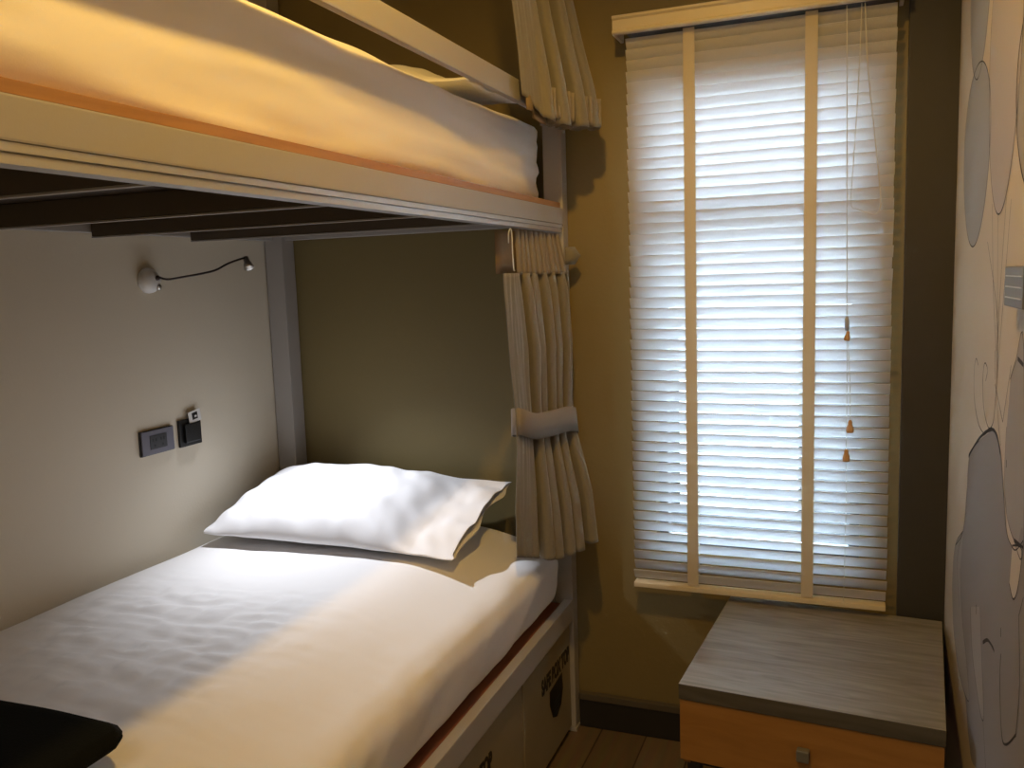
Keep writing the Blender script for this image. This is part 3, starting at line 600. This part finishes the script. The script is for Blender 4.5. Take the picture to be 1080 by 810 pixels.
# ------------------------------------------------------------------ socket and card switch on the left wall
so = thing('power_socket', (XL, 1.997, 1.068), 'grey double power socket on the wall above the lower bunk', 'power socket')
boxo('back_box', (XL+0.0005, XL+0.008, 1.930, 2.064, 1.030, 1.106), 'black', so, 0.002)
boxo('faceplate', (XL+0.0082, XL+0.012, 1.932, 2.062, 1.032, 1.104), 'outlet', so, 0.0015)
md = boxo('outlet_module', (XL+0.0115, XL+0.0135, 1.963, 2.031, 1.047, 1.089), 'darkgrey', so, 0.001)
for y in (1.981, 2.013):
    bm = bmesh.new(); box(bm, XL+0.0134, XL+0.014, y-0.008, y-0.004, 1.070, 1.080); box(bm, XL+0.0134, XL+0.014, y+0.004, y+0.008, 1.070, 1.080); box(bm, XL+0.0134, XL+0.014, y-0.003, y+0.003, 1.054, 1.061)
    from_bm('socket_holes', bm, 'black', md)
cs = thing('card_switch', (XL, 2.138, 1.070), 'black card switch on the wall right of the grey socket', 'card switch')
boxo('plate', (XL+0.0005, XL+0.010, 2.090, 2.186, 1.028, 1.114), 'black', cs, 0.002)
boxo('card_slot', (XL+0.0102, XL+0.020, 2.106, 2.172, 1.040, 1.100), 'black', cs, 0.003)
kc = thing('key_card', (XL+0.016, 2.152, 1.10), 'small white card sticking out of the black card switch', 'card')
rc = Matrix.Translation((XL+0.014, 2.157, 1.112)) @ Matrix.Rotation(math.radians(8), 4, 'X')
bm = bmesh.new(); box(bm, -0.001, 0.001, -0.027, 0.027, -0.012, 0.026, 0.0004, rot=rc); from_bm('card', bm, 'white', kc)
bm = bmesh.new(); box(bm, 0.0010, 0.0014, -0.012, 0.012, -0.002, 0.020, rot=rc); box(bm, 0.0014, 0.0016, -0.002, 0.008, 0.004, 0.010, mi=1, rot=rc); from_bm('print', bm, ['black', 'white'], kc)

# ------------------------------------------------------------------ venetian blind
vb = thing('venetian_blind', (-0.25, 2.60, 2.27), 'white venetian blind with two ladder tapes hanging over the window', 'blind')
BX0, BX1, BY = -0.618, 0.117, 2.600
bm = bmesh.new()                       # moulded valance
prof = [(2.545, 2.216), (2.550, 2.214), (2.557, 2.222), (2.550, 2.232), (2.550, 2.254), (2.544, 2.262), (2.544, 2.270), (2.562, 2.270), (2.562, 2.214)]
prof = [(2.553, 2.217), (2.548, 2.221), (2.548, 2.226), (2.553, 2.230), (2.553, 2.257), (2.547, 2.262), (2.547, 2.268), (2.551, 2.270), (2.566, 2.270), (2.566, 2.217)]
n = len(prof); v = [(x, y, z) for x in (-0.648, 0.133) for y, z in prof]
f = [tuple(range(n))[::-1], tuple(range(n, 2*n))]+[(i, (i+1) % n, (i+1) % n+n, i+n) for i in range(n)]
bm.free()
from_py('valance', v, f, 'valance', vb)
for x in (-0.648, 0.123): boxo('valance_return', (x, x+0.010, 2.5665, 2.655, 2.217, 2.270), 'valance', vb, 0.001)
boxo('head_rail', (BX0+0.004, BX1-0.004, 2.572, 2.640, 2.222, 2.262), 'winframe', vb, 0.002)
NS = 52; zt, zb = 2.196, 0.575; pitch_ = (zt-zb)/(NS-1); ang = math.radians(60); SW = 0.0362
sl_me = None
for i in range(NS):
    z = zt-pitch_*i
    if sl_me is None:
        v = []; f = []; ns = 6
        for xx in (BX0, BX1):
            for s in (1, -1):
                for k in range(ns+1):
                    a = (k/ns-0.5)*SW; crown = 0.0022*(1-(2*k/ns-1)**2)
                    # across the slat: room edge high, window edge low
                    p = Vector((0, a*math.cos(ang), -a*math.sin(ang)))+Vector((0, -math.sin(ang), -math.cos(ang)))*(crown+s*0.0009)
                    v.append((xx, p.y, p.z))
        m_ = 2*(ns+1)
        for side in (0, 1):
            for k in range(ns):
                a = side*(ns+1)+k; q = (a, a+1, a+1+m_, a+m_); f.append(q if side else q[::-1])
        f.append((0, m_, m_+ns+1, ns+1)); f.append((ns, ns+ns+1, m_+2*ns+1, m_+ns))
        f.append(tuple(range(ns+1))+tuple(range(2*ns+1, ns, -1))); f.append(tuple(m_+k for k in range(ns+1))[::-1]+tuple(m_+k for k in range(ns+1, 2*ns+2)))
        o = from_py('slat', v, f, 'slat', vb); sl_me = o.data
        bmx = bmesh.new(); bmx.from_mesh(sl_me); bmesh.ops.recalc_face_normals(bmx, faces=bmx.faces); bmx.to_mesh(sl_me); bmx.free(); base = o
    else:
        o = base.copy(); C.objects.link(o); o.parent = vb
    dx = 0.0015*random.uniform(-1, 1)
    o.location = (dx, BY, z); o.matrix_parent_inverse = vb.matrix_world.inverted()
for xc in (-0.432, -0.098):
    bm = bmesh.new(); yo = BY-SW/2*math.cos(ang)-0.0055
    box(bm, xc-0.0165, xc+0.0165, yo-0.0006, yo+0.0006, 0.556, 2.218)
    from_bm('ladder_tape', bm, 'tape', vb)
    bm = bmesh.new(); yo2 = BY+SW/2*math.cos(ang)+0.0055; box(bm, xc-0.0165, xc+0.0165, yo2-0.0006, yo2+0.0006, 0.556, 2.218)
    from_bm('ladder_tape', bm, 'tape', vb)
boxo('bottom_rail', (BX0+0.001, BX1-0.001, 2.578, 2.618, 0.538, 0.553), 'valance', vb, 0.003)
cyy = 2.562
tube('lift_cord', [(-0.009, cyy+0.01, 2.216), (-0.006, cyy, 2.0), (-0.001, cyy, 1.6), (0.002, cyy, 1.36)], 0.0013, 'cord', vb, 6)
tube('lift_cord', [(0.002, cyy, 1.36), (0.004, cyy, 1.2), (0.005, cyy, 1.01)], 0.0010, 'cord', vb, 6)
tube('lift_cord', [(0.004, cyy, 1.36), (0.012, cyy, 1.2), (0.014, cyy, 1.09)], 0.0010, 'cord', vb, 6)
tube('cord_tail', [(0.006, cyy, 0.98), (0.006, cyy, 0.8), (0.003, cyy+0.004, 0.556)], 0.0007, 'cord', vb, 6)
tube('tilt_cord', [(0.036, cyy+0.01, 2.216), (0.045, cyy, 2.05), (0.066, cyy, 1.86), (0.081, cyy, 1.72), (0.081, cyy, 1.675), (0.068, cyy-0.003, 1.660), (0.045, cyy-0.004, 1.668), (0.022, cyy, 1.678)], 0.0013, 'cord', vb, 6)
tube('tilt_cord', [(0.028, cyy+0.01, 2.216), (0.024, cyy, 2.05), (0.016, cyy, 1.86), (0.008, cyy, 1.70), (0.022, cyy, 1.678)], 0.0011, 'cord', vb, 6)
tp = [(0, 0), (0.004, -0.001), (0.006, -0.008), (0.0055, -0.012), (0.009, -0.020), (0.0105, -0.030), (0.009, -0.036), (0, -0.037)]
for (x, z) in ((0.014, 1.095), (0.005, 1.012)): lathe('tassel', tp, 'tassel', vb, (x, cyy-0.005, z), (0, 0, 1), 20)
lathe('tassel', [(r*0.8, z*0.75) for r, z in tp], 'tassel', vb, (0.006, cyy-0.005, 1.345), (0.15, 0, 1), 20)
lathe('cord_joiner', [(0, 0), (0.005, 0.002), (0.0062, 0.012), (0.0058, 0.030), (0.003, 0.040), (0, 0.041)], 'chrome', vb, (0.002, cyy-0.003, 1.345), (0, 0, 1), 16)

# ------------------------------------------------------------------ nightstand
NSW, NSD = 0.590, 0.640
ns_ = thing('nightstand', (-0.055, 2.308, 0), 'low nightstand with grey wood top and orange drawer under the window', 'nightstand', rz=math.radians(-4.5))
def nbox(name, a, mats, parent, bev=0.002):
    bm = bmesh.new(); box(bm, *a, bev=bev); me = bpy.data.meshes.new(name); bm.to_mesh(me); bm.free()
    me.materials.append(M[mats]); o = bpy.data.objects.new(name, me); C.objects.link(o); o.parent = parent; return o
hw, hd_ = NSW/2, NSD/2
me_top = nbox('top', (-hw, hw, -hd_, hd_, 0.477, 0.516), 'top', ns_, 0.0015)
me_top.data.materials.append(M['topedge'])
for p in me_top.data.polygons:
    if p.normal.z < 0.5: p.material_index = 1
nbox('side_panel', (-hw+0.004, -hw+0.022, -hd_+0.024, hd_-0.005, 0.300, 0.4765), 'orange', ns_)
nbox('side_panel', (hw-0.022, hw-0.004, -hd_+0.024, hd_-0.005, 0.300, 0.4765), 'orange', ns_)
nbox('back_panel', (-hw+0.023, hw-0.023, hd_-0.02, hd_-0.006, 0.300, 0.4765), 'orange', ns_)
nbox('bottom_panel', (-hw+0.023, hw-0.023, -hd_+0.024, hd_-0.021, 0.300, 0.312), 'stand', ns_)
dr = nbox('drawer', (-hw+0.002, hw-0.002, -hd_+0.003, -hd_+0.022, 0.318, 0.4745), 'orange', ns_, 0.0015)
for sx in (-1, 1):
    for sy_ in (-1, 1):
        nbox('leg', (sx*(hw-0.030)-0.016, sx*(hw-0.030)+0.016, sy_*(hd_-0.042)-0.016, sy_*(hd_-0.042)+0.016, 0.0, 0.2995), 'stand', ns_, 0.002)
nbox('foot_rail', (-hw+0.047, hw-0.047, -hd_+0.030, -hd_+0.052, 0.05, 0.08), 'stand', ns_, 0.002)
kb = nbox('knob', (-0.014, 0.014, -hd_-0.020, -hd_+0.002, 0.385, 0.412), 'vent', dr, 0.003)

# ------------------------------------------------------------------ vent cover and card holder on the right wall
ve = thing('wall_vent', (XR, 1.58, 1.48), 'small olive-grey slotted vent cover on the mural wall', 'vent cover')
VX = XR-0.004
boxo('housing', (VX-0.022, VX-0.0003, 1.500, 1.665, 1.447, 1.513), 'vent', ve, 0.003)
for z in (1.4625, 1.480, 1.4975): boxo('slat', (VX-0.0235, VX-0.0221, 1.506, 1.648, z-0.0011, z+0.0011), 'ventlight', ve, 0.0005)
ch = thing('sign_holder', (XR, 1.51, 1.57), 'clear framed holder on the mural wall above the vent', 'sign holder')
boxo('backing', (VX-0.004, VX-0.0003, 1.440, 1.578, 1.538, 1.610), 'mcream', ch, 0.001)
bm = bmesh.new()
for k in range(9):
    z = 1.540+0.0079*k; box(bm, VX-0.005, VX-0.004, 1.574, 1.577, z, z+0.004)
for k in range(14):
    y = 1.442+0.0095*k; box(bm, VX-0.005, VX-0.004, y, y+0.005, 1.540, 1.542); box(bm, VX-0.005, VX-0.004, y, y+0.005, 1.606, 1.608)
from_bm('dashed_border', bm, 'vent', ch)

# ------------------------------------------------------------------ ceiling downlight
cl = thing('ceiling_downlight', (LAMP_XY[0], LAMP_XY[1], CEIL), 'round warm downlight in the ceiling of the aisle', 'ceiling light')
lathe('trim_ring', [(0.042, 0), (0.060, 0), (0.058, -0.008), (0.046, -0.010), (0.042, -0.003)], 'white', cl, (LAMP_XY[0], LAMP_XY[1], CEIL), (0, 0, 1))
em = bpy.data.materials.new('warm_lamp_face'); em.use_nodes = True
b = em.node_tree.nodes['Principled BSDF']; b.inputs['Emission Color'].default_value = (1, 0.6, 0.25, 1); b.inputs['Emission Strength'].default_value = 6
lathe('lamp_face', [(0, -0.004), (0.041, -0.004), (0.041, -0.001), (0, -0.001)], em, cl, (LAMP_XY[0], LAMP_XY[1], CEIL), (0, 0, 1))
